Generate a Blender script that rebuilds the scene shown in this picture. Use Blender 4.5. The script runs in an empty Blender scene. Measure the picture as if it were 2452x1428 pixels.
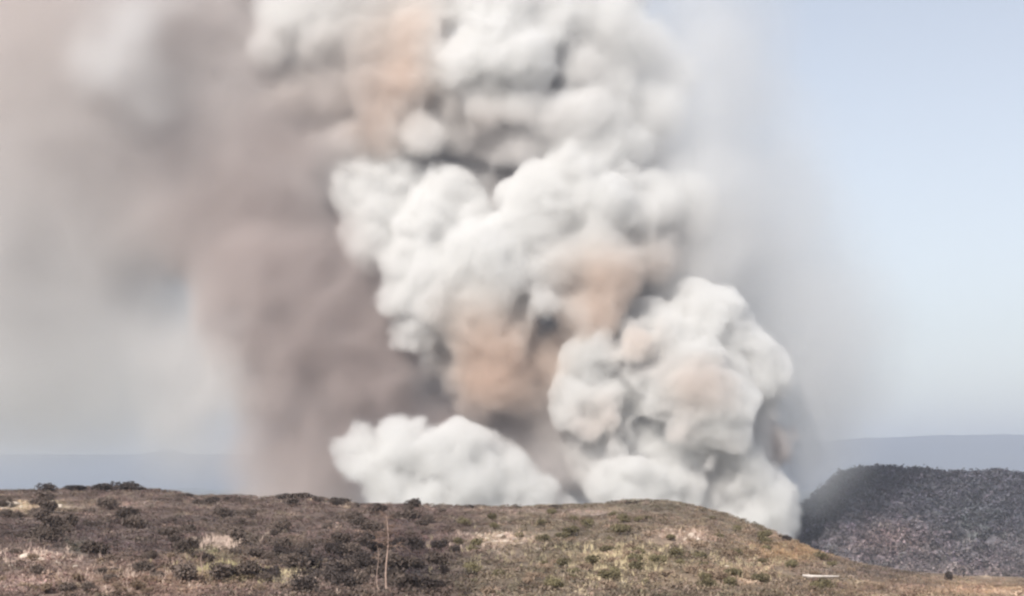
import bpy, math, random
import numpy as np
from mathutils import Vector, Matrix

random.seed(7)
rng = np.random.default_rng(11)
S = bpy.context.scene
COL = S.collection

# ------------------------------------------------------------------ camera
F = 4575.0                    # focal length in photo pixels (photo 2452 wide)
HZ = 1150.0                   # photo row of the true horizon
PITCH = math.atan((HZ - 714.0) / F)
cam = bpy.data.cameras.new('camera')
cam.sensor_width = 36.0
cam.lens = 36.0 * F / 2452.0
cam.clip_start = 0.5
cam.clip_end = 60000
camo = bpy.data.objects.new('camera', cam)
camo.location = (0, 0, 0)
camo.rotation_euler = (math.pi / 2 + PITCH, 0, 0)
COL.objects.link(camo)
S.camera = camo

# ------------------------------------------------------------------ sky, sun, exposure
SUN_EL, SUN_AZ = 36.0, 206.0          # degrees; azimuth from +Y clockwise (behind the camera, to the left)
w = bpy.data.worlds.new('World')
S.world = w
w.use_nodes = True
wn = w.node_tree
bg = wn.nodes['Background']
sky = wn.nodes.new('ShaderNodeTexSky')
sky.sky_type = 'NISHITA'
sky.sun_disc = False
sky.sun_elevation = math.radians(SUN_EL)
sky.sun_rotation = math.radians(SUN_AZ)
sky.air_density = 1.0
sky.dust_density = 0.6
sky.ozone_density = 1.0
pale = wn.nodes.new('ShaderNodeHueSaturation')      # a dusty summer sky is paler than the clear model
pale.inputs['Saturation'].default_value = .5
tone = wn.nodes.new('ShaderNodeVectorMath')
tone.operation = 'MULTIPLY'
tone.inputs[1].default_value = (.99, .965, .975)
wn.links.new(sky.outputs[0], pale.inputs['Color'])
wn.links.new(pale.outputs[0], tone.inputs[0])
wn.links.new(tone.outputs[0], bg.inputs['Color'])
bg.inputs['Strength'].default_value = 0.094
sun = bpy.data.lights.new('sun', 'SUN')
sun.energy = 4.1
sun.angle = math.radians(0.5)
sun.color = (1.0, 0.95, 0.88)
suno = bpy.data.objects.new('sun', sun)
COL.objects.link(suno)
az, el = math.radians(SUN_AZ), math.radians(SUN_EL)
sd = Vector((math.sin(az) * math.cos(el), math.cos(az) * math.cos(el), math.sin(el)))
suno.rotation_euler = sd.to_track_quat('Z', 'Y').to_euler()
suno.location = (-60, -60, 120)
S.view_settings.view_transform = 'Standard'
S.view_settings.look = 'None'
S.view_settings.gamma = 1.0
S.view_settings.exposure = 0.55
S.view_settings.use_curve_mapping = False
cy = S.cycles
cy.use_denoising = True
cy.volume_bounces = 6
cy.max_bounces = 10
cy.diffuse_bounces = 6
cy.transparent_max_bounces = 16
cy.volume_step_rate = 3.0
cy.use_adaptive_sampling = True
cy.adaptive_threshold = 0.03
cy.volume_max_steps = 512
cy.sample_clamp_indirect = 2.0
cy.pixel_filter_type = 'BLACKMAN_HARRIS'
cy.filter_width = 2.4

# ------------------------------------------------------------------ helpers
CP, SP = math.cos(PITCH), math.sin(PITCH)


def ray(px, py):
    """world direction with y = 1 for a photo pixel"""
    u, v = (px - 1226.0) / F, (714.0 - py) / F
    y = CP - v * SP
    return u / y, (SP + v * CP) / y


def at(px, py, Y):
    a, b = ray(px, py)
    return a * Y, Y, b * Y


def tag(o, label=None, cat=None, group=None, kind=None):
    if label: o['label'] = label
    if cat: o['category'] = cat
    if group: o['group'] = group
    if kind: o['kind'] = kind
    return o


def mesh_obj(name, v, f, mat, parent=None, smooth=True, attrs=None):
    me = bpy.data.meshes.new(name)
    v = np.asarray(v, dtype=np.float32)
    f = np.asarray(f, dtype=np.int32)
    me.vertices.add(len(v))
    me.vertices.foreach_set('co', v.ravel())
    n = f.shape[1]
    me.loops.add(f.size)
    me.loops.foreach_set('vertex_index', f.ravel())
    me.polygons.add(len(f))
    me.polygons.foreach_set('loop_start', np.arange(0, f.size, n, dtype=np.int32))
    me.update(calc_edges=True)
    me.polygons.foreach_set('use_smooth', np.full(len(f), smooth))
    for k, a in (attrs or {}).items():
        at_ = me.attributes.new(k, 'FLOAT_COLOR', 'POINT')
        c = np.ones((len(v), 4), np.float32)
        c[:, :3] = a
        at_.data.foreach_set('color', c.ravel())
    me.materials.append(mat)
    o = bpy.data.objects.new(name, me)
    COL.objects.link(o)
    o.parent = parent
    return o


def new_mat(name):
    m = bpy.data.materials.new(name)
    m.use_nodes = True
    return m, m.node_tree.nodes, m.node_tree.links


def interp_mat(n, cells, cubic=True):
    """matrix that upsamples a lattice of cells+3 points to n samples with a cubic B-spline"""
    t = np.linspace(0, cells - 1e-4, n)
    i = t.astype(int)
    f = t - i
    w_ = np.stack([(1 - f) ** 3 / 6, (3 * f ** 3 - 6 * f ** 2 + 4) / 6,
                   (-3 * f ** 3 + 3 * f ** 2 + 3 * f + 1) / 6, f ** 3 / 6], 1)
    M = np.zeros((n, cells + 3), np.float32)
    for k in range(4):
        M[np.arange(n), i + k] = w_[:, k]
    return M


def noise3(shape, size, wl, r):
    """smooth noise about -1..1 over a grid; size in metres, wl the wavelength"""
    cs = [max(1, int(math.ceil(s / wl))) for s in size]
    L = r.standard_normal([c + 3 for c in cs]).astype(np.float32) * 1.25
    A, B, C = [interp_mat(n, c) for n, c in zip(shape, cs)]
    t = np.tensordot(A, L, (1, 0))                 # x, b, c
    t = np.tensordot(t, B, (1, 1))                 # x, c, y
    t = np.tensordot(t, C, (1, 1))                 # x, y, z
    return t


def noise2(shape, size, wl, r):
    cs = [max(1, int(math.ceil(s / wl))) for s in size]
    L = r.standard_normal([c + 3 for c in cs]).astype(np.float32) * 1.25
    A, B = [interp_mat(n, c) for n, c in zip(shape, cs)]
    return A @ L @ B.T


def sstep(a, b, x):
    t = np.clip((x - a) / (b - a), 0, 1)
    return t * t * (3 - 2 * t)


# ------------------------------------------------------------------ terrain
YN, YC = 95.0, 230.0
RPX = np.array([-2500, -600, 0, 100, 230, 340, 420, 470, 560, 640, 700, 760, 820, 860, 930, 1100, 1300, 1440, 1520, 1600, 1650, 1740, 1800, 1870, 1950, 2050, 2200, 2300, 2452, 3000, 6000], float)
RPY = np.array([1180, 1178, 1175, 1174, 1172, 1174, 1182, 1192, 1193, 1198, 1192, 1196, 1202, 1208, 1210, 1214, 1214, 1212, 1204, 1205, 1214, 1238, 1260, 1288, 1322, 1352, 1380, 1392, 1400, 1410, 1410], float)


def rough(x, y):
    return (np.sin(x * .31 + 1.3) * np.cos(y * .23) * .22 + np.sin(x * .83 + y * .47) * .09 + np.cos(x * .57 - y * .71 + 2) * .09
            + np.sin(x * 1.9 - 1.1 * y) * .035 + np.sin(x * .11 + y * .07 + 2.) * .3)


def height(x, y):
    x = np.asarray(x, float); y = np.asarray(y, float)
    px = 1226 + F * x / np.maximum(YN, y)
    cy_ = np.interp(px, RPX, RPY)
    zc = (HZ - cy_) / F * YC * 1.0
    zn = -6.15 + 0 * x
    t = np.clip((y - YN) / (YC - YN), 0, 1)
    mid = zn + (zc - zn) * (t + .10 * np.sin(np.pi * t))
    near = -1.75 + (zn + 1.75) * sstep(2, 88, y)
    z = np.where(y < YN, near, mid)
    valley = -40.0
    far = zc - (zc - valley) * sstep(0, 1, (y - YC) / 260.0)
    far = np.minimum(far, zc - .02 * (y - YC))
    z = np.where(y > YC, np.maximum(far, valley), z)
    amp = np.clip((y - 20) / 60, 0, 1) * np.clip(1 - (y - 240) / 200, 0.15, 1)
    return z + rough(x, y) * amp * np.where((y > 200) & (y < 245), .45, .9)


def project(x, y, z):
    d = y * CP + z * SP
    return 1226 + F * x / d, 714 - F * (-y * SP + z * CP) / d


def ground_px(px, py, y1=229.0):
    """where the ray through a photo pixel meets the heath"""
    a, b = ray(px, py)
    ys = np.arange(60, y1, .25)
    hit = np.nonzero(height(a * ys, ys) >= b * ys)[0]
    y = ys[hit[0]] if len(hit) else y1
    return float(a * y), float(y), float(height(a * y, y))


# colour of the ground cover by place: base tints and patches (centre and size given as seen from the path)
PATCH = [  # px, py, rx, ry, colour, strength
    (1010, 1300, 160, 70, (.100, .068, .068), .7), (840, 1345, 150, 30, (.055, .044, .046), .8), (1000, 1375, 110, 28, (.05, .042, .046), .9),
    (700, 1345, 60, 25, (.06, .05, .045), .6), (300, 1300, 200, 40, (.11, .082, .082), .6), (90, 1270, 120, 22, (.075, .06, .062), .6),
    (190, 1315, 40, 18, (.10, .10, .075), .7), (560, 1290, 60, 20, (.12, .10, .07), .6),
    (60, 1217, 110, 12, (.62, .50, .36), .85), (300, 1212, 110, 6, (.34, .26, .22), .6), (110, 1340, 80, 16, (.48, .35, .29), .75), (30, 1400, 90, 25, (.34, .24, .21), .7),
    (380, 1395, 230, 38, (.32, .215, .165), .8), (520, 1375, 60, 20, (.24, .20, .12), .8), (620, 1385, 90, 14, (.27, .22, .13), .7), (720, 1400, 60, 20, (.28, .22, .18), .7), (500, 1330, 70, 16, (.21, .18, .11), .7),
    (1200, 1298, 80, 16, (.6, .47, .37), .7), (1650, 1283, 45, 10, (.5, .38, .30), .6), (1380, 1320, 60, 12, (.09, .075, .055), .6), (1720, 1330, 60, 10, (.10, .08, .06), .6), (1100, 1350, 60, 16, (.09, .075, .06), .6), (1300, 1400, 70, 12, (.09, .07, .055), .5), (1560, 1300, 70, 10, (.10, .08, .06), .5), (230, 1260, 140, 12, (.075, .058, .055), .6), (500, 1245, 120, 12, (.08, .062, .058), .5), (1300, 1228, 190, 6, (.34, .26, .22), .6), (1430, 1232, 60, 5, (.5, .4, .34), .6),
    (1500, 1345, 130, 30, (.34, .27, .17), .6), (1650, 1290, 90, 28, (.36, .26, .20), .6), (1560, 1400, 150, 22, (.25, .19, .14), .6), (1250, 1380, 150, 40, (.22, .175, .13), .6),
    (1900, 1325, 110, 24, (.36, .24, .14), .8), (1750, 1380, 120, 26, (.32, .23, .16), .6), (1570, 1215, 90, 9, (.15, .13, .10), .7), (1990, 1375, 90, 20, (.18, .15, .13), .5), (2120, 1372, 120, 18, (.12, .095, .085), .75), (2010, 1345, 60, 12, (.14, .11, .09), .6),
    (2330, 1418, 160, 16, (.46, .31, .22), .8), (2150, 1412, 110, 14, (.26, .19, .15), .6), (1470, 1245, 120, 16, (.17, .12, .10), .5),
]


def tint(x, y, z):
    px, py = project(x, y, z)
    t = sstep(900, 1330, px + 60 * np.sin(py * .06) + 30 * np.sin(px * .05))[..., None]
    c = np.array((.148, .110, .094)) * (1 - t) + np.array((.188, .150, .112)) * t
    t2 = sstep(1700, 1950, px)[..., None] * .5
    c = c * (1 - t2) + np.array((.26, .19, .14)) * t2
    sand = np.sin(x * .61 + 2.2 * np.sin(y * .13 + 1)) * np.sin(y * .41 + 1.7 * np.sin(x * .33)) + .5 * np.sin(x * 2.1 + y * .9) * np.cos(y * 1.3 - x * .7)
    sd_ = (sstep(.72, 1.15, sand) * .55)[..., None]
    c = c * (1 - sd_) + np.array((.44, .34, .26)) * sd_
    dk = (sstep(.65, 1.1, -sand) * .45)[..., None]
    c = c * (1 - dk) + np.array((.075, .058, .048)) * dk
    for (a, b, rx, ry, k, s) in PATCH:
        wgt = np.exp(-((px - a) / rx) ** 2 - ((py - b) / ry) ** 2)[..., None] * s
        c = c * (1 - wgt) + np.array(k) * wgt
    return c


def heath_mat(name, grain, dark=.55, light=1.5, bump=0.0):
    m, nt, ls = new_mat(name)
    p = nt['Principled BSDF']
    p.inputs['Roughness'].default_value = .95
    p.inputs['Specular IOR Level'].default_value = .1
    at_ = nt.new('ShaderNodeAttribute'); at_.attribute_name = 'tint'
    geo = nt.new('ShaderNodeNewGeometry')
    acc = at_.outputs['Color']
    for sc, lo_, hi_ in ((grain, dark, light), (grain * .22, .75, 1.25)):
        n = nt.new('ShaderNodeTexNoise'); n.inputs['Scale'].default_value = sc; n.inputs['Detail'].default_value = 5
        n.inputs['Roughness'].default_value = .65
        r = nt.new('ShaderNodeMapRange'); r.inputs[1].default_value = .3; r.inputs[2].default_value = .7
        r.inputs[3].default_value = lo_; r.inputs[4].default_value = hi_
        mx = nt.new('ShaderNodeVectorMath'); mx.operation = 'SCALE'
        ls.new(geo.outputs['Position'], n.inputs['Vector'])
        ls.new(n.outputs['Fac'], r.inputs[0]); ls.new(acc, mx.inputs[0]); ls.new(r.outputs[0], mx.inputs['Scale'])
        acc = mx.outputs[0]
    ls.new(acc, p.inputs['Base Color'])
    return m


def grid_mesh(name, xs, ys, zf, mat, tf=None):
    X, Y = np.meshgrid(xs, ys)
    Z = zf(X, Y)
    v = np.stack([X, Y, Z], -1).reshape(-1, 3)
    nx, ny = len(xs), len(ys)
    i = (np.arange(ny - 1)[:, None] * nx + np.arange(nx - 1)).ravel()
    f = np.stack([i, i + 1, i + 1 + nx, i + nx], 1)
    at_ = {'tint': tf(v[:, 0], v[:, 1], v[:, 2])} if tf else None
    return mesh_obj(name, v, f, mat, attrs=at_)


def far_tint(x, y, z):
    c = tint(x, np.maximum(y, 60), z)
    k = sstep(245, 330, y)[:, None]
    return c * (1 - k) + np.array((.10, .10, .075)) * k


xs = np.concatenate([-np.geomspace(8900, 72, 60), np.arange(-71, 71, .55), np.geomspace(72, 8900, 60)])
ys = np.concatenate([[-1400, -600, -200, -60], np.arange(-20, 80, 4), np.arange(80, 250, .55), np.geomspace(252, 9000, 70), [10500, 12900]])
ground = grid_mesh('ground', xs, ys, height, heath_mat('heath_soil', 3.5), far_tint)
tag(ground, kind='structure')

# the dark scrub hill to the right, behind the valley
HPX = np.array([1500, 1700, 1800, 1895, 1918, 1955, 1985, 2010, 2045, 2100, 2200, 2260, 2330, 2380, 2452, 2700, 3200, 4200], float)
HPY = np.array([1400, 1370, 1340, 1290, 1222, 1196, 1168, 1150, 1137, 1133, 1136, 1144, 1147, 1142, 1148, 1150, 1180, 1400], float)
HY = 830.0


def hill_h(x, y):
    px = 1226 + F * x / np.maximum(y, 300)
    zc = (HZ - np.interp(px, HPX, HPY)) / F * HY
    t = np.clip(1 - np.abs(y - HY) / np.where(y < HY, 150.0, 300.0), 0, 1)
    n = np.sin(x * .13 + y * .05) * np.cos(y * .11) * 1.3 + np.sin(x * .37 + 1) * np.cos(y * .31 + x * .1) * .6
    return -44.0 + (zc + 44.0) * np.sin(t * np.pi / 2) ** .8 + n * np.minimum(1, (1 - t) * 3 + .35)


def hill_tint(x, y, z):
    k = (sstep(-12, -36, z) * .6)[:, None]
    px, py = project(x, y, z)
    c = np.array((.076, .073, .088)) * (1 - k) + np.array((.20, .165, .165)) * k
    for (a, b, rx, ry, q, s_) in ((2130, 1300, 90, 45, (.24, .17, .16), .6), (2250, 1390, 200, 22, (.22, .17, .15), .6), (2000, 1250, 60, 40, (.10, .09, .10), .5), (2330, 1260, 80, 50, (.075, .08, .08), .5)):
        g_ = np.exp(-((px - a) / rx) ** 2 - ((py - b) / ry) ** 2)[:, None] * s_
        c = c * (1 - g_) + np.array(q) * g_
    return c


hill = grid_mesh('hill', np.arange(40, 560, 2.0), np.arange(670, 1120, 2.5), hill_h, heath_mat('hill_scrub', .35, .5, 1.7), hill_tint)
tag(hill, kind='structure')

# far mountains, about nine kilometres away
mm, nt, ls = new_mat('mountain_rock')
nt['Principled BSDF'].inputs['Roughness'].default_value = 1
n = nt.new('ShaderNodeTexNoise'); n.inputs['Scale'].default_value = .004; n.inputs['Detail'].default_value = 6
cr = nt.new('ShaderNodeMix'); cr.data_type = 'RGBA'
cr.inputs[6].default_value = (.05, .06, .085, 1); cr.inputs[7].default_value = (.10, .10, .12, 1)
gg_ = nt.new('ShaderNodeNewGeometry')
ls.new(gg_.outputs['Position'], n.inputs['Vector']); ls.new(n.outputs['Fac'], cr.inputs[0]); ls.new(cr.outputs[2], nt['Principled BSDF'].inputs['Base Color'])


def mountain(px0, px1, kx, ky, Y):
    x0, x1 = (px0 - 1226) / F * Y, (px1 - 1226) / F * Y

    def h(x, y):
        px = 1226 + F * x / Y
        zc = (HZ - np.interp(px, kx, ky)) / F * Y
        t = np.clip(1 - np.abs(y - Y) / np.where(y < Y, 1500.0, 1500.0), 0, 1)
        n_ = (np.sin(x * .004 + y * .002) * np.cos(y * .006 + x * .001) * 14 + np.sin(x * .013 + y * .01) * 5) * (1 - t)
        edge = sstep(x0, x0 + 300, x) * sstep(x1, x1 - 300, x)
        return -50 + (zc + 50 + np.sin(x * .02) * .8 + np.sin(x * .05) * .5) * t ** .8 * edge + n_ * edge
    o = grid_mesh('mountain', np.linspace(x0, x1, 260), np.linspace(Y - 1600, Y + 1500, 60), h, mm)
    return tag(o, kind='structure')


mountain(-900, 1500, [-900, -300, 0, 300, 375, 392, 410, 430, 450, 600, 900, 1500], [1100, 1092, 1088, 1089, 1084, 1075, 1074, 1081, 1087, 1089, 1093, 1105], 9800.0)
mountain(1450, 3600, [1450, 1800, 2000, 2060, 2150, 2250, 2400, 2600, 3600], [1085, 1062, 1054, 1049, 1046, 1042, 1040, 1043, 1070], 9000.0)

# ------------------------------------------------------------------ plants and stones
def leaf_cloud(n, rx, rz, size, r, lumps=5, base=0.0):
    """n small leaf quads filling a few lumps; returns verts and faces"""
    cs = [(r.uniform(-.5, .5) * rx, r.uniform(-.5, .5) * rx, r.uniform(.35, .7) * rz, r.uniform(.35, .6)) for _ in range(lumps)]
    k = r.integers(0, lumps, n)
    C_ = np.array(cs)[k]
    d = r.standard_normal((n, 3)); d /= np.linalg.norm(d, axis=1)[:, None]
    d *= r.uniform(.55, 1.05, (n, 1))
    c = C_[:, :3] + d * C_[:, 3:4] * np.array((rx, rx, rz * .85))
    c[:, 2] = np.maximum(c[:, 2], .04) + base
    a = r.standard_normal((n, 3)); a /= np.linalg.norm(a, axis=1)[:, None]
    b = np.cross(a, r.standard_normal((n, 3))); b /= np.linalg.norm(b, axis=1)[:, None]
    s = size * r.uniform(.6, 1.4, (n, 1))
    v = np.stack([c - a * s, c - b * s * .6, c + a * s, c + b * s * .6], 1).reshape(-1, 3)
    return v, np.arange(4 * n).reshape(n, 4)


def tube(p0, p1, r0, r1, n=6):
    p0, p1 = np.array(p0, float), np.array(p1, float)
    d = (p1 - p0) / np.linalg.norm(p1 - p0)
    u = np.cross(d, (0.3, 1, .2)); u /= np.linalg.norm(u)
    w_ = np.cross(d, u)
    a = np.arange(n) / n * 2 * np.pi
    ring = np.cos(a)[:, None] * u + np.sin(a)[:, None] * w_
    v = np.concatenate([p0 + ring * r0, p1 + ring * r1])
    i = np.arange(n); j = (i + 1) % n
    return v, np.stack([i, j, j + n, i + n], 1)


def merge(parts):
    V, Fc, o = [], [], 0
    for v, f in parts:
        V.append(v); Fc.append(f + o); o += len(v)
    return np.concatenate(V), np.concatenate(Fc)


def plain_mat(name, col, var=.35, scale=4.0, hue=None, translucent=False):
    """a matt natural surface whose colour wanders with noise and from plant to plant"""
    m, nt, ls = new_mat(name)
    p = nt['Principled BSDF']
    p.inputs['Roughness'].default_value = .9
    p.inputs['Specular IOR Level'].default_value = .15
    tc = nt.new('ShaderNodeNewGeometry')
    n = nt.new('ShaderNodeTexNoise'); n.inputs['Scale'].default_value = scale; n.inputs['Detail'].default_value = 4
    oi = nt.new('ShaderNodeObjectInfo')
    ad = nt.new('ShaderNodeMath'); ad.operation = 'ADD'
    ml = nt.new('ShaderNodeMath'); ml.operation = 'MULTIPLY'; ml.inputs[1].default_value = .5
    r = nt.new('ShaderNodeMapRange'); r.inputs[1].default_value = .4; r.inputs[2].default_value = 1.1
    mx = nt.new('ShaderNodeMix'); mx.data_type = 'RGBA'
    c = np.array(col)
    c2 = np.array(hue) if hue else c * (1 + var)
    mx.inputs[6].default_value = (*(c * (1 - var)), 1); mx.inputs[7].default_value = (*c2, 1)
    ls.new(tc.outputs['Position'], n.inputs['Vector'])
    ls.new(oi.outputs['Random'], ml.inputs[0]); ls.new(n.outputs['Fac'], ad.inputs[0]); ls.new(ml.outputs[0], ad.inputs[1])
    ls.new(ad.outputs[0], r.inputs[0]); ls.new(r.outputs[0], mx.inputs[0]); ls.new(mx.outputs[2], p.inputs['Base Color'])
    return m


# ground cover that nobody could count: low heath tufts
def cover(name, n, region, hfun, tfun, size, hgt, leaves, leafsize, mat, label, cat, seed, vary=.2):
    r = np.random.default_rng(seed)
    x, y = region(n, r)
    z = hfun(x, y)
    cl_ = np.sin(x * 1.1 + 2 * np.sin(y * .21)) * np.cos(y * .33 + 1.5 * np.sin(x * .4)) * .26 + np.sin(x * .37 - y * .19) * .14
    base = tfun(x, y, z) * (1 + cl_)[:, None] * r.uniform(1 - vary, 1 + vary, (len(x), 1)) * (1 + r.uniform(-.06, .06, (len(x), 3)))
    protos = [leaf_cloud(leaves, size, hgt, leafsize, r, 3)[0] for _ in range(12)]
    V = np.empty((len(x), leaves * 4, 3), np.float32)
    k = r.integers(0, 12, len(x))
    a = r.uniform(0, 6.28, len(x)); s = r.uniform(.55, 1.5, len(x)) ** 1.2
    PR = np.stack(protos)[k]
    ca, sa = np.cos(a)[:, None], np.sin(a)[:, None]
    V[..., 0] = (PR[..., 0] * ca - PR[..., 1] * sa) * s[:, None] + x[:, None]
    V[..., 1] = (PR[..., 0] * sa + PR[..., 1] * ca) * s[:, None] + y[:, None]
    V[..., 2] = PR[..., 2] * s[:, None] + z[:, None]
    N = len(x) * leaves
    cl = np.repeat(base, leaves * 4, axis=0) * np.repeat(r.uniform(.88, 1.12, (N, 1)), 4, axis=0)
    o = mesh_obj(name, V.reshape(-1, 3), np.arange(N * 4).reshape(-1, 4), mat, smooth=False, attrs={'tint': cl})
    return tag(o, label, cat, kind='stuff')


def heath_region(n, r):
    t = r.random(n) ** 1.15
    y = 92 + t * 150
    u = r.uniform(-.29, .29, n)
    return u * y, y


def hill_region(n, r):
    y = r.uniform(690, 850, n)
    x = r.uniform(.11, .33, n) * y
    return x, y


cover_mat = heath_mat('heath_leaves', 1.2, .8, 1.25)
cover('heath_cover', 24000, heath_region, height, tint, .45, .27, 34, .052, cover_mat, 'low brown heath tufts covering the whole near slope', 'heath', 3)
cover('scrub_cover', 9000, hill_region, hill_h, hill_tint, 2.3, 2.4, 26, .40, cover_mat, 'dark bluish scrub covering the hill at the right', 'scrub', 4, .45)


# pale dry grass in a few drifts
def grass_blades(spots, seed):
    r = np.random.default_rng(seed)
    P0, F0 = [], []
    vs, cs = [], []
    for (px, py, rx, ry, n, col, h) in spots:
        for _ in range(n):
            gx, gy, gz = ground_px(px + r.normal() * rx, py + r.normal() * ry)
            for b in range(7):
                ox, oy = r.normal(0, .07, 2)
                lean = r.normal(0, .10, 2)
                hh = h * r.uniform(.5, 1.2); ww = r.uniform(.012, .022)
                vs.append([(gx + ox - ww, gy + oy, gz), (gx + ox + ww, gy + oy, gz), (gx + ox + lean[0] + ww * .3, gy + oy + lean[1], gz + hh), (gx + ox + lean[0] - ww * .3, gy + oy + lean[1], gz + hh)])
                cs.append(np.array(col) * r.uniform(.7, 1.2))
    v = np.array(vs).reshape(-1, 3)
    o = mesh_obj('dry_grass', v, np.arange(len(v)).reshape(-1, 4), cover_mat, smooth=False, attrs={'tint': np.repeat(np.array(cs), 4, axis=0)})
    return tag(o, 'thin straw coloured dry grass standing between the shrubs', 'grass', kind='stuff')


STRAW, PINK = (.55, .46, .30), (.55, .43, .36)
grass_blades([(520, 1308, 30, 6, 60, PINK, .55), (700, 1385, 45, 12, 60, STRAW, .4), (1190, 1295, 50, 10, 60, PINK, .35), (1500, 1335, 60, 16, 110, STRAW, .45), (1440, 1385, 70, 16, 70, STRAW, .35),
              (1660, 1290, 40, 14, 60, PINK, .35), (520, 1370, 60, 10, 70, (.36, .31, .18), .4), (300, 1385, 90, 18, 80, PINK, .35), (80, 1335, 60, 10, 50, PINK, .35), (1800, 1350, 70, 18, 60, STRAW, .35), (1250, 1330, 130, 25, 90, (.4, .34, .22), .4), (780, 1390, 60, 14, 40, PINK, .4)], 21)


# shrubs: stems and leaf lumps, one thing each
def shrub_protos(kind, col, hue, rx, rz, leaf, n, seed, count=4):
    m = plain_mat(kind + '_leaves', col, .35, 3.0, hue)
    st = plain_mat(kind + '_wood', (.16, .12, .10), .3, 6)
    res = []
    for i in range(count):
        r = np.random.default_rng(seed + i)
        v, f = leaf_cloud(n, rx, rz, leaf, r, 6, .08)
        s = [tube((r.normal() * .03, r.normal() * .03, -.12), (r.normal() * rx * .35, r.normal() * rx * .35, rz * .7), .03, .012) for _ in range(6)]
        res.append((v, f, merge(s)))
    out = []
    for v, f, (sv, sf) in res:
        root = bpy.data.objects.new(kind, None)
        COL.objects.link(root)
        mesh_obj('foliage', v, f, m, root, smooth=False)
        mesh_obj('stem', sv, sf, st, root)
        out.append(root)
    return out


def copy_tree(o, parent=None):
    c = o.copy()
    COL.objects.link(c)
    if parent: c.parent = parent
    for ch in list(o.children):
        copy_tree(ch, c)
    return c


used = set()


def plant(protos, i, loc, s, rz, sz=None):
    p = protos[i % len(protos)]
    o = p if p.name not in used else copy_tree(p)
    used.add(p.name if o is p else o.name)
    o.location = loc
    o.rotation_euler = (0, 0, rz)
    o.scale = (s, s, sz or s)
    return o


mauve = shrub_protos('heath_shrub', (.098, .076, .066), (.165, .128, .108), .62, .55, .055, 900, 40)
dark = shrub_protos('dark_shrub', (.052, .040, .038), (.085, .068, .062), .62, .6, .055, 900, 50)
olive = shrub_protos('olive_shrub', (.15, .125, .075), (.22, .19, .11), .6, .5, .05, 800, 60)
tan = shrub_protos('dry_shrub', (.24, .17, .12), (.36, .27, .20), .55, .42, .045, 700, 70)
r5 = np.random.default_rng(77)
ROWS = [
    (mauve, 105, lambda r: (r.uniform(-20, 1120), 1205 + 225 * r.random() ** 1.3), 'mauve-brown', 'heath shrub', 'mauve-brown shrubs on the left half of the slope', .7, 1.9),
    (dark, 30, lambda r: (r.uniform(640, 1110), r.uniform(1300, 1425)), 'dark brown', 'dark shrub', 'dark shrubs in the band beside the bare sapling', .8, 1.7),
    (olive, 70, lambda r: (r.uniform(1090, 2000), 1222 + 200 * r.random()), 'olive-brown', 'olive shrub', 'olive-brown shrubs on the tan right half', .6, 1.5),
    (tan, 60, lambda r: (r.uniform(1150, 2440), 1240 + 190 * r.random()), 'sandy-brown', 'dry shrub', 'dry sandy-brown shrubs on the right half', .6, 1.4),
    (tan, 26, lambda r: (r.uniform(-10, 620), r.uniform(1340, 1428)), 'pinkish-brown', 'dry shrub', 'dry pinkish-brown shrubs at the foot of the left slope', .6, 1.2),
]
for protos, n_, fn, lab, cat, grp, s0, s1 in ROWS:
    k = 0
    tries = 0
    while k < n_ and tries < n_ * 8:
        tries += 1
        px, py = fn(r5)
        ridge = np.interp(px, RPX, RPY)
        if py < ridge + 7: continue
        x, y, z = ground_px(px, py)
        if y > 226: continue
        o = plant(protos, int(r5.integers(0, 4)), (x, y, z), r5.uniform(s0, s1) * (.75 + .25 * y / 160), r5.uniform(0, 6.28), None)
        hf = (py - ridge) / (1428 - ridge)
        vert = 'just under the ridge' if hf < .25 else 'high on the slope' if hf < .5 else 'low on the slope' if hf < .78 else 'at the very foot of the slope'
        wh = next(t for lim, t in ((210, 'near the left edge'), (420, 'left of the olive patch'), (620, 'around the olive patch'), (850, 'left of the bare sapling'), (1010, 'around the bare sapling'),
                                   (1150, 'right of the bare sapling'), (1300, 'around the bright rock cluster'), (1480, 'right of the rock cluster'), (1700, 'below the ridge swell'), (1900, 'on the falling shoulder'), (2160, 'by the pale log'), (9999, 'near the right corner')) if px < lim)
        big = 'large' if o.scale[0] > s0 + .62 * (s1 - s0) else 'middling' if o.scale[0] > s0 + .25 * (s1 - s0) else 'small'
        tag(o, '%s %s shrub %s, %s' % (big, lab, vert, wh), cat, grp)
        k += 1

# bushes that stand up against the sky and the smoke along the ridge
RIDGE = [(112, 26, 1.0, 'small round dark bush on the ridge near the left edge'), (190, 34, .55, 'low flat bush on the ridge right of the small round one'), (245, 36, .6, 'middle bush of the dark row on the left ridge'),
         (300, 40, .75, 'tallest bush of the dark flat row on the left ridge'), (334, 22, .7, 'last dark bush where the left ridge steps down'), (445, 24, .5, 'brown bush on the ridge at the foot of the grey smoke'),
         (560, 30, .35, 'low bush on the ridge below the grey smoke'), (690, 34, .55, 'broad brown bush on the ridge below the dark smoke'), (728, 30, .85, 'squarish brown bush standing highest below the dark smoke'), (812, 30, .6, 'brown bush on the ridge left of the low white smoke'),
         (1040, 14, .4, 'tiny bush on the ridge below the low white smoke'), (1125, 16, .5, 'small black bush on the ridge before the low white smoke'), (1238, 15, .5, 'small black bush on the flat ridge, first from the gap in the smoke'), (1295, 10, .6, 'tiny upright bush on the ridge in the gap of the smoke'), (1328, 18, .6, 'rounded black bush on the ridge in the gap of the smoke'), (1520, 24, .35, 'low bush where the ridge swells before the big smoke'), (1880, 20, .9, 'thin greyish bush low on the ridge at the foot of the smoke')]
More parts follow.
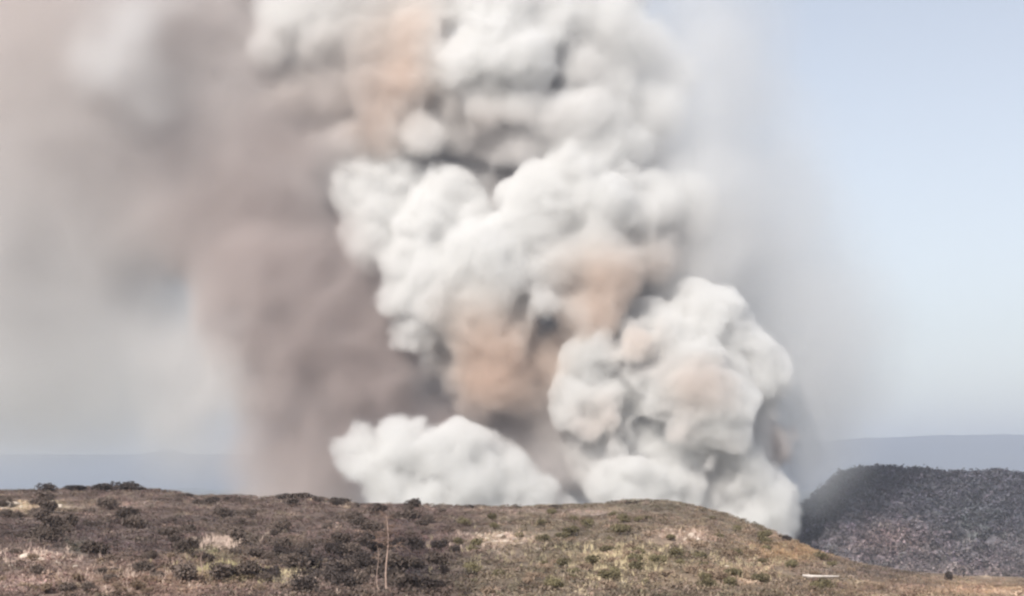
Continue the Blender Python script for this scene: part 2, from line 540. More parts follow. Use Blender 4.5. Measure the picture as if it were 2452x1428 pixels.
for px, rr, hk, lab in RIDGE:
    py = float(np.interp(px, RPX, RPY)) + 5
    x, y, z = ground_px(px, py)
    y = min(y, 228.0); x = ray(px, py)[0] * y
    s = rr / F * y / .55
    o = plant(dark if px < 400 or px > 1100 else mauve, int(px) % 4, (x, y, float(height(x, y)) - .05), s, px * .7, s * hk * .6 + .18)
    tag(o, lab, 'bush')
o = plant(dark, 1, ground_px(2272, 1394), .9, .4, 1.7)
tag(o, 'small black upright bush standing before the bluish hill at the lower right', 'bush')


# stones
def rock_mesh(seed, flat):
    import bmesh
    bm = bmesh.new()
    bmesh.ops.create_icosphere(bm, subdivisions=3, radius=.5)
    r = np.random.default_rng(seed)
    ds = r.standard_normal((9, 3)); ds /= np.linalg.norm(ds, axis=1)[:, None]
    cut = r.uniform(.24, .42, 9)
    for v in bm.verts:
        p_ = np.array(v.co)
        for d, c in zip(ds, cut):
            q = p_ @ d
            if q > c: p_ = p_ - d * (q - c) * .92
        p_ *= 1 + .05 * math.sin(p_[0] * 17 + seed) * math.cos(p_[1] * 13)
        v.co = (p_[0] * 1.25, p_[1], p_[2] * flat)
    me = bpy.data.meshes.new('rock')
    bm.to_mesh(me); bm.free()
    return me


stone = plain_mat('pale_stone', (.56, .47, .39), .3, 5.0, (.72, .62, .52))
rocks = [rock_mesh(s, f) for s, f in ((1, .6), (2, .5), (3, .7), (5, .45))]
for me in rocks: me.materials.append(stone)
RK = [
    ('pale rock in the bright cluster at the middle of the slope', 'pale rocks clustered at the middle of the slope',
     [(1150, 1285, .5), (1168, 1293, .55), (1185, 1300, .5), (1200, 1290, .8), (1212, 1302, .6), (1228, 1298, .6), (1232, 1308, .5), (1250, 1305, .5), (1190, 1310, .4), (1284, 1313, .55), (1288, 1318, .4), (1142, 1278, .35), (1262, 1315, .4)]),
    ('cream rock in the bright patch at the left end of the ridge', 'cream rocks in the bright patch at the left end of the ridge',
     [(10, 1216, 1.3), (35, 1213, 1.1), (52, 1219, .8), (5, 1224, .9), (105, 1218, .8), (120, 1220, .7), (140, 1218, .9), (165, 1221, .6), (85, 1211, .5)]),
    ('pinkish rock in the bare patch low on the left slope', 'pinkish rocks in the bare patch low on the left slope',
     [(60, 1336, .7), (85, 1341, .6), (100, 1344, .5), (125, 1340, .6), (140, 1352, .5), (25, 1360, .6), (180, 1362, .4), (195, 1395, .6), (190, 1410, .5), (15, 1412, .5), (45, 1408, .4)]),
    ('small pale stone beside dark shrubs at the foot of the slope', 'small pale stones at the foot of the middle slope',
     [(650, 1388, .35), (682, 1390, .4), (668, 1392, .3), (720, 1380, .3), (1490, 1400, .35), (1530, 1418, .45), (1380, 1370, .3)]),
    ('tan rock on the sloping right shoulder', 'tan rocks on the sloping right shoulder',
     [(1635, 1278, .6), (1655, 1285, .7), (1672, 1296, .6), (1640, 1296, .5), (1625, 1336, .6), (1660, 1338, .4), (1700, 1300, .3), (1790, 1330, .4), (1740, 1362, .4)]),
]
for lab, grp, lst in RK:
    for i, (px, py, s) in enumerate(lst):
        x, y, z = ground_px(px, py)
        o = bpy.data.objects.new('rock', rocks[int(px + py) % 4])
        COL.objects.link(o)
        o.location = (x, y, z + s * .14)
        o.rotation_euler = (0, 0, px * 1.3)
        o.scale = (s, s, s)
        tag(o, lab, 'rock', grp)

# pale weathered log at lower right
wood = plain_mat('weathered_wood', (.62, .55, .50), .25, 6.0, (.8, .74, .68))
xa = ground_px(1922, 1394); xb = ground_px(2012, 1400)
A_ = np.array(xa) + (0, 0, .42); B_ = np.array((ray(2012, 1400)[0] * xa[1], xa[1] + .4, xa[2] + .34))
mid_ = A_ * .62 + B_ * .38 + (0, 0, .02)
pts = [A_, A_ * .75 + B_ * .25 + (0, 0, -.06), mid_ + (0, 0, -.07), B_]
lg = mesh_obj('fallen_log', *merge([tube(pts[0], pts[1], .07, .11, 8), tube(pts[1], pts[2], .11, .09, 8), tube(pts[2], pts[3], .09, .04, 8), tube(pts[1], pts[1] + np.array((-.25, .1, .18)), .04, .015, 8)]), wood)
tag(lg, 'long pale bleached log lying on the dark ground at the lower right', 'log')

# bare saplings
bark = plain_mat('sapling_bark', (.42, .30, .25), .25, 7.0, (.62, .46, .38))
twig = plain_mat('sapling_twigs', (.22, .15, .12), .3, 5.0, (.34, .24, .19))


def sapling(px, py0, py1, r0, nbr, label, seed, lean=0.0, spread=.9):
    r = np.random.default_rng(seed)
    x, y, z = ground_px(px, py0)
    H = (py0 - py1) / F * y
    root = bpy.data.objects.new('sapling', None)
    COL.objects.link(root)
    root.location = (x, y, z)
    pts = [np.array((0, 0, -.15))]
    for i in range(1, 9):
        t = i / 8
        pts.append(np.array((lean * H * t + math.sin(t * 7 + seed) * .06, math.cos(t * 5) * .03, H * t)))
    rad = lambda i: r0 * (1 - .72 * i / 8)
    mesh_obj('trunk', *merge([tube(pts[i], pts[i + 1], rad(i), rad(i + 1), 7) for i in range(8)]), bark, root)
    br = []
    for k in range(nbr):
        t = r.uniform(.55, 1.0)
        i = min(7, int(t * 8))
        p0 = pts[i] + (pts[i + 1] - pts[i]) * (t * 8 - i)
        a = r.uniform(0, 6.28)
        L = spread * r.uniform(.4, 1) * (1.25 - .5 * t)
        d = np.array((math.cos(a), math.sin(a), r.uniform(-.15, .55)))
        p1 = p0 + d * L * .5
        p2 = p1 + (d + r.normal(0, .35, 3)) * L * .5
        br += [tube(p0, p1, .017, .012, 5), tube(p1, p2, .012, .008, 5)]
        for q in range(9):
            s = p0 + (p1 - p0) * r.uniform(.4, 1)
            if q > 1: s = p1 + (p2 - p1) * r.random()
            e = s + (d * .5 + r.normal(0, .6, 3)) * L * .3
            br.append(tube(s, e, .010, .006, 5))
    mesh_obj('branches', *merge(br), twig, root)
    tag(root, label, 'tree')
    return root


sapling(926, 1426, 1238, .048, 40, 'tall thin bare sapling with a pale pinkish trunk and sparse brown twigs', 3)
sapling(604, 1427, 1385, .030, 5, 'short bare stem left of the tall sapling, at the foot of the slope', 8, .02, .35)
sapling(482, 1395, 1325, .028, 7, 'thin yellowish bare stem in the olive patch on the left', 12, .01, .4)
sapling(905, 1424, 1310, .020, 6, 'slender bare twig just left of the tall sapling', 15, -.02, .4)


# ------------------------------------------------------------------ smoke
WHITE, ORANGE, SOOT = (1, 0, 0), (0, 1, 0), (0, 0, 1)


def smoke_volume(name, lo, hi, vox, puffs, Y0, noise_amps, rho_max, core, seed, cols, aniso=0.2, child=True, label='', blend=5.0, drift=False):
    """a body of smoke: puffs = (px, py, r px, depth m, mix(3), softness m, density factor)"""
    r = np.random.default_rng(seed)
    lo, hi = np.array(lo, float), np.array(hi, float)
    n = np.maximum(2, np.round((hi - lo) / vox).astype(int) + 1)
    ax = [np.linspace(lo[k], hi[k], n[k]).astype(np.float32) for k in range(3)]
    st = (hi - lo) / (n - 1)
    MARG = 10.0
    D = np.full(n, MARG, np.float32)
    W = np.full(n, 1e-6, np.float32)
    Cm = np.zeros((3,) + tuple(n), np.float32)
    SO = np.zeros(n, np.float32)
    DF = np.zeros(n, np.float32)

    def stamp(c, R, mix, soft, df, sq=1.0):
        m = R + (soft + 14 if drift else MARG * min(1.0, max(soft / 3, .8)))
        a = np.maximum(0, np.floor((c - m - lo) / st).astype(int))
        b = np.minimum(n, np.ceil((c + m - lo) / st).astype(int) + 1)
        if np.any(b <= a): return
        s = tuple(slice(a[k], b[k]) for k in range(3))
        X = ax[0][s[0]][:, None, None] - c[0]
        Yy = (ax[1][s[1]][None, :, None] - c[1]) / sq
        Z = ax[2][s[2]][None, None, :] - c[2]
        d = np.sqrt(X * X + Yy * Yy + Z * Z) - R
        if drift:
            s1_ = min(soft, .95 * R)
            gq = df * (1 - sstep(R - s1_, R + s1_, d + R + NZ[s]))
            W[s] += gq
            for q in range(3):
                if mix[q]: Cm[q][s] += gq * mix[q]
            return
        k = min(max(2.6, soft * .9), .5 * R)
        o = D[s]
        h = np.clip(.5 + .5 * (o - d) / k, 0, 1)
        D[s] = o * (1 - h) + d * h - k * h * (1 - h)
        ww = np.exp(np.clip(-d / blend, -6, 3))
        W[s] += ww
        for q in range(3):
            if mix[q]: Cm[q][s] += ww * mix[q]
        SO[s] += ww * soft
        DF[s] += ww * df

    NZ = 0
    if drift:
        for wl, amp, bill in noise_amps:
            nn = noise3(n, hi - lo, wl, r)
            NZ = NZ - (.45 - np.abs(nn) * 1.2 if bill else nn) * amp
    for (px, py, rp, dz, mix, soft, df) in puffs:
        Y = Y0 + dz
        c = np.array(at(px, py, Y))
        R = rp / F * Y
        stamp(c, R, mix, soft, df)
        if child and soft < 5:
            nc = int(26 if rp > 60 else 14)
            for k in range(nc):
                v = r.standard_normal(3)
                v[1] = -abs(v[1]) if r.random() < .75 else v[1]
                v /= np.linalg.norm(v)
                R1 = R * r.uniform(.26, .46)
                c1 = c + v * R * r.uniform(.72, .95)
                stamp(c1, R1, mix, soft, df)
    W0 = W.copy()
    C3 = Cm / W
    SO /= W
    DF /= W
    del Cm, W
    size = hi - lo
    Dc = D
    for wl, amp, bill in () if drift else noise_amps:
        nn = noise3(n, size, wl, r)
        if bill: nn = .56 - np.abs(nn) * 1.2
        # softer smoke keeps only its broad shapes
        D -= nn * amp * np.clip(1.3 - SO * .04 if wl > 6 else 1.2 - SO * .05, .55, 1.25)
        del nn
        if wl > 15: Dc = D.copy()
    SO = np.maximum(SO, .5)
    dens = sstep(0, 1, np.clip((.35 * SO - D) / (1.2 * SO), 0, 1)) * DF * rho_max
    if drift: dens = (W0 * rho_max).astype(np.float32)
    # fade to nothing at the box faces so that no face shows as an edge
    dens[0] = dens[-1] = 0
    dens[:, 0] = dens[:, -1] = 0
    me = bpy.data.meshes.new(name)
    N = int(np.prod(n))
    me.vertices.add(N)
    grid = np.empty((n[2], n[1], n[0], 3), np.float32)
    grid[..., 0] = ax[0][None, None, :]
    grid[..., 1] = ax[1][None, :, None]
    grid[..., 2] = ax[2][:, None, None]
    me.vertices.foreach_set('co', grid.ravel())
    del grid
    fields = {'f_density': dens, 'f_orange': C3[1], 'f_soot': C3[2], 'f_core': np.clip(.5 - (np.maximum(Dc, D + 3.5) + core) / 8.0, 0, 1) if core else None}
    for k, a in fields.items():
        if a is None: continue
        t = me.attributes.new(k, 'FLOAT', 'POINT')
        t.data.foreach_set('value', np.ascontiguousarray(a.transpose(2, 1, 0)).ravel().astype(np.float32))
    o = bpy.data.objects.new(name, me)
    COL.objects.link(o)

    # --- material of the smoke itself
    def colour(nt, ls, attr_type, no, ns):
        a1 = nt.new('ShaderNodeAttribute'); a1.attribute_name = no
        a2 = nt.new('ShaderNodeAttribute'); a2.attribute_name = ns
        m1 = nt.new('ShaderNodeMix'); m1.data_type = 'RGBA'
        m2 = nt.new('ShaderNodeMix'); m2.data_type = 'RGBA'
        m1.inputs[6].default_value = (*cols[0], 1); m1.inputs[7].default_value = (*cols[1], 1)
        m2.inputs[7].default_value = (*cols[2], 1)
        ls.new(a1.outputs['Fac'], m1.inputs[0]); ls.new(m1.outputs[2], m2.inputs[6]); ls.new(a2.outputs['Fac'], m2.inputs[0])
        return m2.outputs[2]
    mv, nt, ls = new_mat(name + '_vapour')
    nt.remove(nt['Principled BSDF'])
    pv = nt.new('ShaderNodeVolumePrincipled')
    pv.inputs['Anisotropy'].default_value = aniso
    pv.inputs['Density'].default_value = 1.0
    ls.new(colour(nt, ls, None, 'orange', 'soot'), pv.inputs['Color'])
    ls.new(pv.outputs[0], nt['Material Output'].inputs['Volume'])
    ms, nt, ls = new_mat(name + '_dense')
    p = nt['Principled BSDF']
    p.inputs['Roughness'].default_value = 1.0
    p.inputs['Specular IOR Level'].default_value = 0.0
    ls.new(colour(nt, ls, None, 's_orange', 's_soot'), p.inputs['Base Color'])
    me.materials.append(mv)
    me.materials.append(ms)

    # --- geometry nodes: authored field -> volume grids (+ the dense heart as a surface)
    g = bpy.data.node_groups.new(name + '_field', 'GeometryNodeTree')
    g.interface.new_socket('Geometry', in_out='INPUT', socket_type='NodeSocketGeometry')
    g.interface.new_socket('Geometry', in_out='OUTPUT', socket_type='NodeSocketGeometry')
    N_, L_ = g.nodes, g.links
    gi = N_.new('NodeGroupInput'); go = N_.new('NodeGroupOutput')

    def vm(op, a, b=None):
        x = N_.new('ShaderNodeVectorMath'); x.operation = op
        for k_, y in enumerate((a, b)):
            if y is None: continue
            if isinstance(y, (tuple, list)): x.inputs[k_].default_value = y
            else: L_.new(y, x.inputs[k_])
        return x.outputs[0] if op != 'DOT_PRODUCT' else x.outputs[1]
    pos = N_.new('GeometryNodeInputPosition').outputs[0]
    q = vm('SUBTRACT', pos, tuple(lo))
    q = vm('DIVIDE', q, tuple(st))
    q = vm('ADD', q, (.5, .5, .5))
    q = vm('FLOOR', q)
    q = vm('MAXIMUM', q, (0, 0, 0))
    q = vm('MINIMUM', q, tuple(float(k - 1) for k in n))
    idx = vm('DOT_PRODUCT', q, (1.0, float(n[0]), float(n[0] * n[1])))

    def sample(attr):
        s_ = N_.new('GeometryNodeSampleIndex'); s_.data_type = 'FLOAT'; s_.domain = 'POINT'
        na = N_.new('GeometryNodeInputNamedAttribute'); na.data_type = 'FLOAT'
        na.inputs[0].default_value = attr
        L_.new(gi.outputs[0], s_.inputs['Geometry'])
        L_.new(na.outputs[0], s_.inputs['Value'])
        L_.new(idx, s_.inputs['Index'])
        return s_.outputs[0]

    def cube(attr):
        c = N_.new('GeometryNodeVolumeCube')
        L_.new(sample(attr), c.inputs['Density'])
        c.inputs['Min'].default_value = tuple(lo); c.inputs['Max'].default_value = tuple(hi)
        for k_, s_ in enumerate('XYZ'):
            c.inputs['Resolution ' + s_].default_value = int(n[k_])
        return c.outputs[0]
    vol = cube('f_density')
    for nm, fa in (('orange', 'f_orange'), ('soot', 'f_soot')):
        if not np.any(fields[fa] > .01): continue
        gg = N_.new('GeometryNodeGetNamedGrid'); gg.data_type = 'FLOAT'; gg.inputs['Name'].default_value = 'density'
        L_.new(cube(fa), gg.inputs['Volume'])
        sg = N_.new('GeometryNodeStoreNamedGrid'); sg.data_type = 'FLOAT'; sg.inputs['Name'].default_value = nm
        L_.new(vol, sg.inputs['Volume']); L_.new(gg.outputs['Grid'], sg.inputs['Grid'])
        vol = sg.outputs[0]
    sm = N_.new('GeometryNodeSetMaterial'); sm.inputs['Material'].default_value = mv
    L_.new(vol, sm.inputs['Geometry'])
    out = sm.outputs[0]
    if core:
        v2m = N_.new('GeometryNodeVolumeToMesh')
        v2m.resolution_mode = 'GRID'
        L_.new(cube('f_core'), v2m.inputs['Volume'])
        v2m.inputs['Threshold'].default_value = .5
        geo = v2m.outputs[0]
        for nm, fa in (('s_orange', 'f_orange'), ('s_soot', 'f_soot')):
            sa = N_.new('GeometryNodeStoreNamedAttribute'); sa.data_type = 'FLOAT'; sa.domain = 'POINT'
            sa.inputs['Name'].default_value = nm
            L_.new(geo, sa.inputs['Geometry']); L_.new(sample(fa), sa.inputs['Value'])
            geo = sa.outputs[0]
        ssm = N_.new('GeometryNodeSetShadeSmooth'); L_.new(geo, ssm.inputs['Geometry'])
        s2 = N_.new('GeometryNodeSetMaterial'); s2.inputs['Material'].default_value = ms
        L_.new(ssm.outputs[0], s2.inputs['Geometry'])
        jn = N_.new('GeometryNodeJoinGeometry')
        L_.new(s2.outputs[0], jn.inputs[0]); L_.new(out, jn.inputs[0])
        out = jn.outputs[0]
    L_.new(out, go.inputs[0])
    md = o.modifiers.new('field', 'NODES')
    md.node_group = g
    tag(o, label, 'smoke', kind='stuff')
    return o


W_, O_, G_, M_ = (1, 0, 0), (.0, 1, 0), (.6, 0, .4), (0, 0, 1)
T = lambda o, s: (max(0, 1 - o - s), o, s)
RIGHT = [
    (1560, 775, 62, 0, W_, 2, 1), (1680, 765, 72, 2, W_, 2.5, 1), (1625, 850, 105, 0, W_, 2, 1), (1730, 860, 85, 4, W_, 2.5, 1),
    (1515, 785, 30, -4, W_, 2, 1), (1425, 870, 62, -6, W_, 2, 1), (1385, 960, 58, -6, W_, 2, 1), (1450, 965, 80, -2, W_, 2, 1),
    (1560, 950, 85, -4, W_, 2, 1), (1700, 985, 95, -6, W_, 2, 1), (1805, 905, 65, 6, W_, 2.5, 1), (1820, 975, 45, 8, W_, 3, 1),
    (1560, 1070, 85, 0, W_, 2, 1), (1650, 1060, 75, -2, W_, 2, 1), (1845, 1045, 45, 14, T(.5, .3), 5, 1),
    (1640, 925, 26, -19, T(.55, .05), 3, 1), (1700, 922, 22, -18, T(.5, .1), 3, 1), (1530, 835, 28, -16, T(.5, 0), 3, 1), (1610, 1035, 26, -18, T(.35, .12), 3, 1), (1470, 1000, 24, -16, T(.5, .05), 3, 1), (1420, 1020, 22, -14, T(.4, .1), 3, 1), (1700, 1120, 26, -16, T(.25, .12), 3, 1), (1500, 1030, 80, 2, T(.03, .03), 2, 1), (1610, 990, 88, 2, W_, 2, 1), (1500, 900, 70, 4, T(.06, 0), 2.5, 1), (1760, 1060, 70, 4, T(.05, .02), 3, 1), (1650, 920, 90, 4, T(.03, 0), 2, 1), (1480, 1100, 70, 0, W_, 3, 1), (1400, 1060, 60, 4, T(.08, .03), 3, 1), (1430, 1110, 50, 0, T(.1, .05), 3, 1), (1470, 1160, 50, -8, W_, 3, 1), (1555, 1160, 85, -8, W_, 2, 1), (1640, 1170, 65, -4, W_, 2, 1), (1770, 1150, 62, 2, W_, 2, 1),
    (1700, 1120, 50, 6, T(.2, .1), 3, 1), (1840, 1215, 55, 4, W_, 3, 1), (1872, 1262, 30, 0, W_, 3, 1), (1780, 1230, 62, 4, W_, 2.5, 1), (1825, 1290, 48, 4, W_, 3, 1), (1700, 1210, 60, 4, T(.1, .1), 2.5, 1), (1480, 1260, 70, 0, W_, 3, 1), (1600, 1270, 80, 0, W_, 3, 1), (1720, 1300, 80, 0, W_, 3, 1), (1790, 1350, 55, 4, W_, 3, 1), (1500, 1350, 70, 0, W_, 3, 1), (1650, 1360, 80, 0, W_, 3, 1), (1780, 1380, 60, 0, W_, 3, 1),
]
BANK = [
    (870, 1075, 50, -12, W_, 3, 1), (955, 1070, 62, -14, W_, 2.2, 1), (1030, 1110, 75, -14, W_, 2.2, 1), (1105, 1085, 62, -14, W_, 2, 1),
    (1175, 1130, 55, -14, W_, 2.2, 1), (1235, 1170, 42, -14, W_, 3, 1), (900, 1125, 52, -14, W_, 2.5, 1), (862, 1110, 42, -13, W_, 3, 1), (930, 1160, 55, -14, W_, 3, 1), (1020, 1180, 60, -16, W_, 3, 1), (1110, 1170, 62, -16, W_, 3, 1), (1285, 1195, 35, -14, W_, 3, 1), (1345, 1240, 34, -4, T(0, .2), 4, 1), (960, 1260, 70, -12, W_, 3, 1), (1090, 1260, 70, -12, W_, 3, 1), (1220, 1270, 60, -12, W_, 3, 1), (1330, 1290, 60, -8, W_, 3, 1), (970, 1350, 70, -12, W_, 3, 1), (1120, 1350, 80, -12, W_, 3, 1), (1280, 1350, 70, -12, W_, 3, 1),
]
MIDDLE = [
    (1290, 1010, 70, 6, T(.25, .22), 5, 1), (1350, 1060, 60, 6, T(.15, .15), 5, 1), (1320, 1130, 60, 4, T(.08, .35), 5, 1), (1390, 1150, 50, 6, T(.05, .28), 5, 1), (1235, 1060, 60, 8, T(.2, .35), 5, 1), (1190, 1010, 60, 10, T(.15, .5), 6, 1), (1300, 1200, 50, 4, T(.03, .2), 5, 1),
    # middle billow
    (1400, 430, 88, 0, W_, 2, 1), (1310, 490, 88, -4, W_, 2, 1), (1440, 510, 100, -2, W_, 2, 1), (1560, 490, 78, 4, W_, 4, 1), (1640, 500, 75, 12, W_, 6, .7),
    (1255, 580, 70, -8, W_, 2.5, 1), (1150, 630, 95, -10, W_, 2, 1), (1225, 640, 75, -10, W_, 3, 1),
    (870, 460, 70, 10, W_, 3, 1), (945, 450, 68, 12, W_, 3, 1), (1030, 420, 55, 18, T(0, .15), 4, 1), (1130, 420, 55, 20, T(0, .15), 4, 1), (905, 550, 68, 6, W_, 3, 1), (1085, 460, 58, 2, W_, 2.2, 1), (1020, 540, 68, 0, W_, 2.2, 1), (1110, 530, 58, 0, W_, 3, 1),
    (905, 620, 45, 10, T(0, .1), 4, 1), (985, 630, 60, -4, W_, 2.2, 1), (975, 725, 58, -4, W_, 2.2, 1), (1005, 805, 62, -2, T(0, .06), 2.5, 1), (1065, 700, 95, -6, W_, 2.2, 1), (1145, 690, 85, -10, W_, 3, 1), (1040, 860, 50, 4, T(.1, .2), 4, 1),
    # orange-brown throat
    (1130, 770, 62, -12, T(.6, 0), 3.5, 1), (1165, 820, 72, -10, T(1, 0), 3.5, 1), (1185, 895, 74, -8, T(1, 0), 4, 1), (1230, 780, 60, -4, T(.8, 0), 4, 1), (1245, 930, 62, -2, T(.9, .12), 5, 1), (1160, 960, 60, 4, T(.6, .35), 5, 1), (1110, 880, 50, 0, T(.7, .1), 5, 1),
    (1300, 725, 42, -20, T(.0, .03), 3, 1), (1450, 650, 88, -9, T(.7, .0), 4, 1), (1400, 740, 82, -8, T(.75, .0), 4, 1), (1335, 640, 66, -13, T(.5, 0), 4, 1), (1560, 620, 60, 0, T(.4, .1), 5, 1), (1500, 720, 60, 18, T(.5, .05), 5, 1), (1590, 620, 58, 16, T(.25, .15), 6, .9),
    (1350, 850, 72, 2, T(.7, .0), 5, 1), (1290, 880, 62, 2, T(.75, .0), 5, 1), (1440, 800, 40, 14, T(.3, .1), 5, 1), (1650, 620, 50, 22, T(.1, .15), 7, .7), (1320, 940, 50, 12, T(.4, .2), 5, 1),
]
UPPER = [
    (1130, 150, 72, -2, W_, 2.2, 1), (1220, 130, 88, -4, W_, 2.2, 1), (1275, 165, 52, -6, W_, 2.2, 1), (1200, 50, 95, 2, W_, 3, 1), (1330, 50, 95, 6, W_, 4, 1), (1450, 70, 95, 10, W_, 5, .9), (1540, 130, 80, 14, W_, 6, .8),
    (1450, 225, 80, 10, W_, 4, 1), (1550, 260, 75, 14, W_, 6, .8), (1600, 180, 60, 20, W_, 8, .6), (1390, 150, 60, 16, T(.15, .12), 5, 1), (1330, 250, 70, 20, T(.1, .25), 5, 1), (1420, 310, 70, 26, T(.05, .25), 6, 1), (1520, 350, 60, 22, T(.05, .15), 7, .9), (1260, 230, 55, 24, T(.1, .35), 5, 1),
    (1250, 255, 58, -2, T(.14, .08), 4, 1), (1160, 262, 50, -2, T(.32, .12), 4, 1), (1330, 300, 62, 0, T(.04, .08), 4, 1), (1400, 280, 80, -2, T(.02, .03), 4, 1), (1480, 340, 70, 4, W_, 5, 1), (1390, 170, 55, 0, T(.08, .03), 4, 1), (1090, 250, 45, 2, T(.5, .1), 4, 1), (1260, 345, 45, 2, T(.05, .12), 4, 1), (780, 220, 60, 6, T(.2, .25), 6, 1), (860, 210, 60, 4, T(.3, .15), 5, 1), (700, 210, 50, 6, T(.2, .25), 6, 1),
    (1000, 90, 75, 2, T(.7, 0), 4, 1), (940, 130, 60, 4, T(.4, .02), 4, 1), (985, 190, 78, 3, T(.95, 0), 4, 1), (900, 240, 60, 6, T(.55, .08), 5, 1), (925, 310, 66, 6, T(.9, .15), 5, 1), (940, 250, 60, 6, T(1, .05), 5, 1), (1040, 200, 45, 14, T(.7, .1), 4, 1), (1090, 250, 50, 22, T(.35, .35), 5, 1),
    (1015, 310, 52, 0, T(.05, .03), 3, 1), (1110, 310, 60, 14, T(.15, .2), 4, 1), (1200, 290, 55, 22, T(.4, .4), 5, 1), (1215, 355, 45, 8, T(.1, .1), 4, 1), (1160, 340, 45, 16, T(.2, .2), 4, 1),
    (1290, 370, 50, 20, T(0, .35), 5, 1), (1200, 440, 60, 24, T(.05, .22), 5, 1), (1180, 520, 50, 16, T(.08, .18), 4, 1),
    (680, 40, 65, 4, W_, 3.5, 1), (650, 125, 48, 0, T(.05, 0), 4, 1), (760, 90, 80, 4, T(.1, 0), 4, 1), (860, 100, 80, 8, T(.25, .02), 4, 1), (760, 30, 80, 8, T(.03, 0), 4, 1), (880, 10, 80, 10, T(.05, 0), 4, 1), (1060, 10, 70, 6, T(.1, 0), 4, 1), (960, 20, 70, 12, T(.3, 0), 4, 1),
    (700, 220, 60, 10, T(.5, .2), 5, 1), (790, 210, 70, 10, T(.35, .2), 5, 1), (870, 220, 60, 12, T(.45, .2), 5, 1), (840, 340, 48, 6, T(.05, .15), 5, 1), (780, 390, 60, 12, T(.05, .25), 6, 1), (730, 450, 60, 14, T(0, .3), 6, 1), (640, 250, 30, 4, T(.2, .1), 6, .8), (700, 320, 60, 22, T(.4, .5), 6, 1), (790, 300, 60, 20, T(.4, .4), 6, 1),
    # beyond the top of the frame
    (700, -80, 90, 8, W_, 4, 1), (860, -90, 100, 10, W_, 4, 1), (1020, -80, 90, 10, W_, 4, 1), (1180, -70, 100, 6, W_, 4, 1), (1350, -80, 100, 10, W_, 5, 1), (1490, -60, 80, 16, W_, 6, .8),
]
Y0 = 700.0
BILL = ((24, 3.0, True), (11, 2.3, True), (5.5, 1.7, True), (2.9, 1.0, True), (2.0, .5, False))
SM = ((.99, .986, .978), (.905, .785, .70), (.50, .43, .43))


def bounds(lst, pad=10.0, zmin=-40.0, zmax=192.0):
    q = np.array([[*at(p[0], p[1], Y0 + p[3]), p[2] / F * Y0] for p in lst])
    lo = (q[:, :3] - q[:, 3:]).min(0) - pad
    hi = (q[:, :3] + q[:, 3:]).max(0) + pad
    lo[2] = max(lo[2], zmin); hi[2] = min(hi[2], zmax)
    return tuple(lo), tuple(hi)


for lst, vox, seed, shift, crisp, lab in ((RIGHT, .8, 3, -12, .7, 'big crisp white smoke billow at the right, climbing from behind the sloping ridge shoulder'),
                            (BANK, .8, 4, -20, 1.0, 'low white smoke bank lying on the ridge under the dark mauve smoke'),
                            (MIDDLE, .9, 6, -12, 1.3, 'middle white smoke billow with an orange-brown throat, between the upper smoke and the ridge'),
                            (UPPER, .95, 9, -14, 1.6, 'uppermost white and orange-brown smoke column leaving the top of the picture')):
    lst = [(a_, b_, c_, d_ + shift, m_, max(1.2, s_ * crisp), f_) for a_, b_, c_, d_, m_, s_, f_ in lst]
    lo, hi = bounds(lst)
    smoke_volume('smoke_cloud', lo, hi, vox, lst, Y0, [(q_[0], q_[1] * (1.1 if lst[0][0] == 1560 else 1.0), q_[2]) for q_ in BILL], .32, 8.0, seed, SM, label=lab)

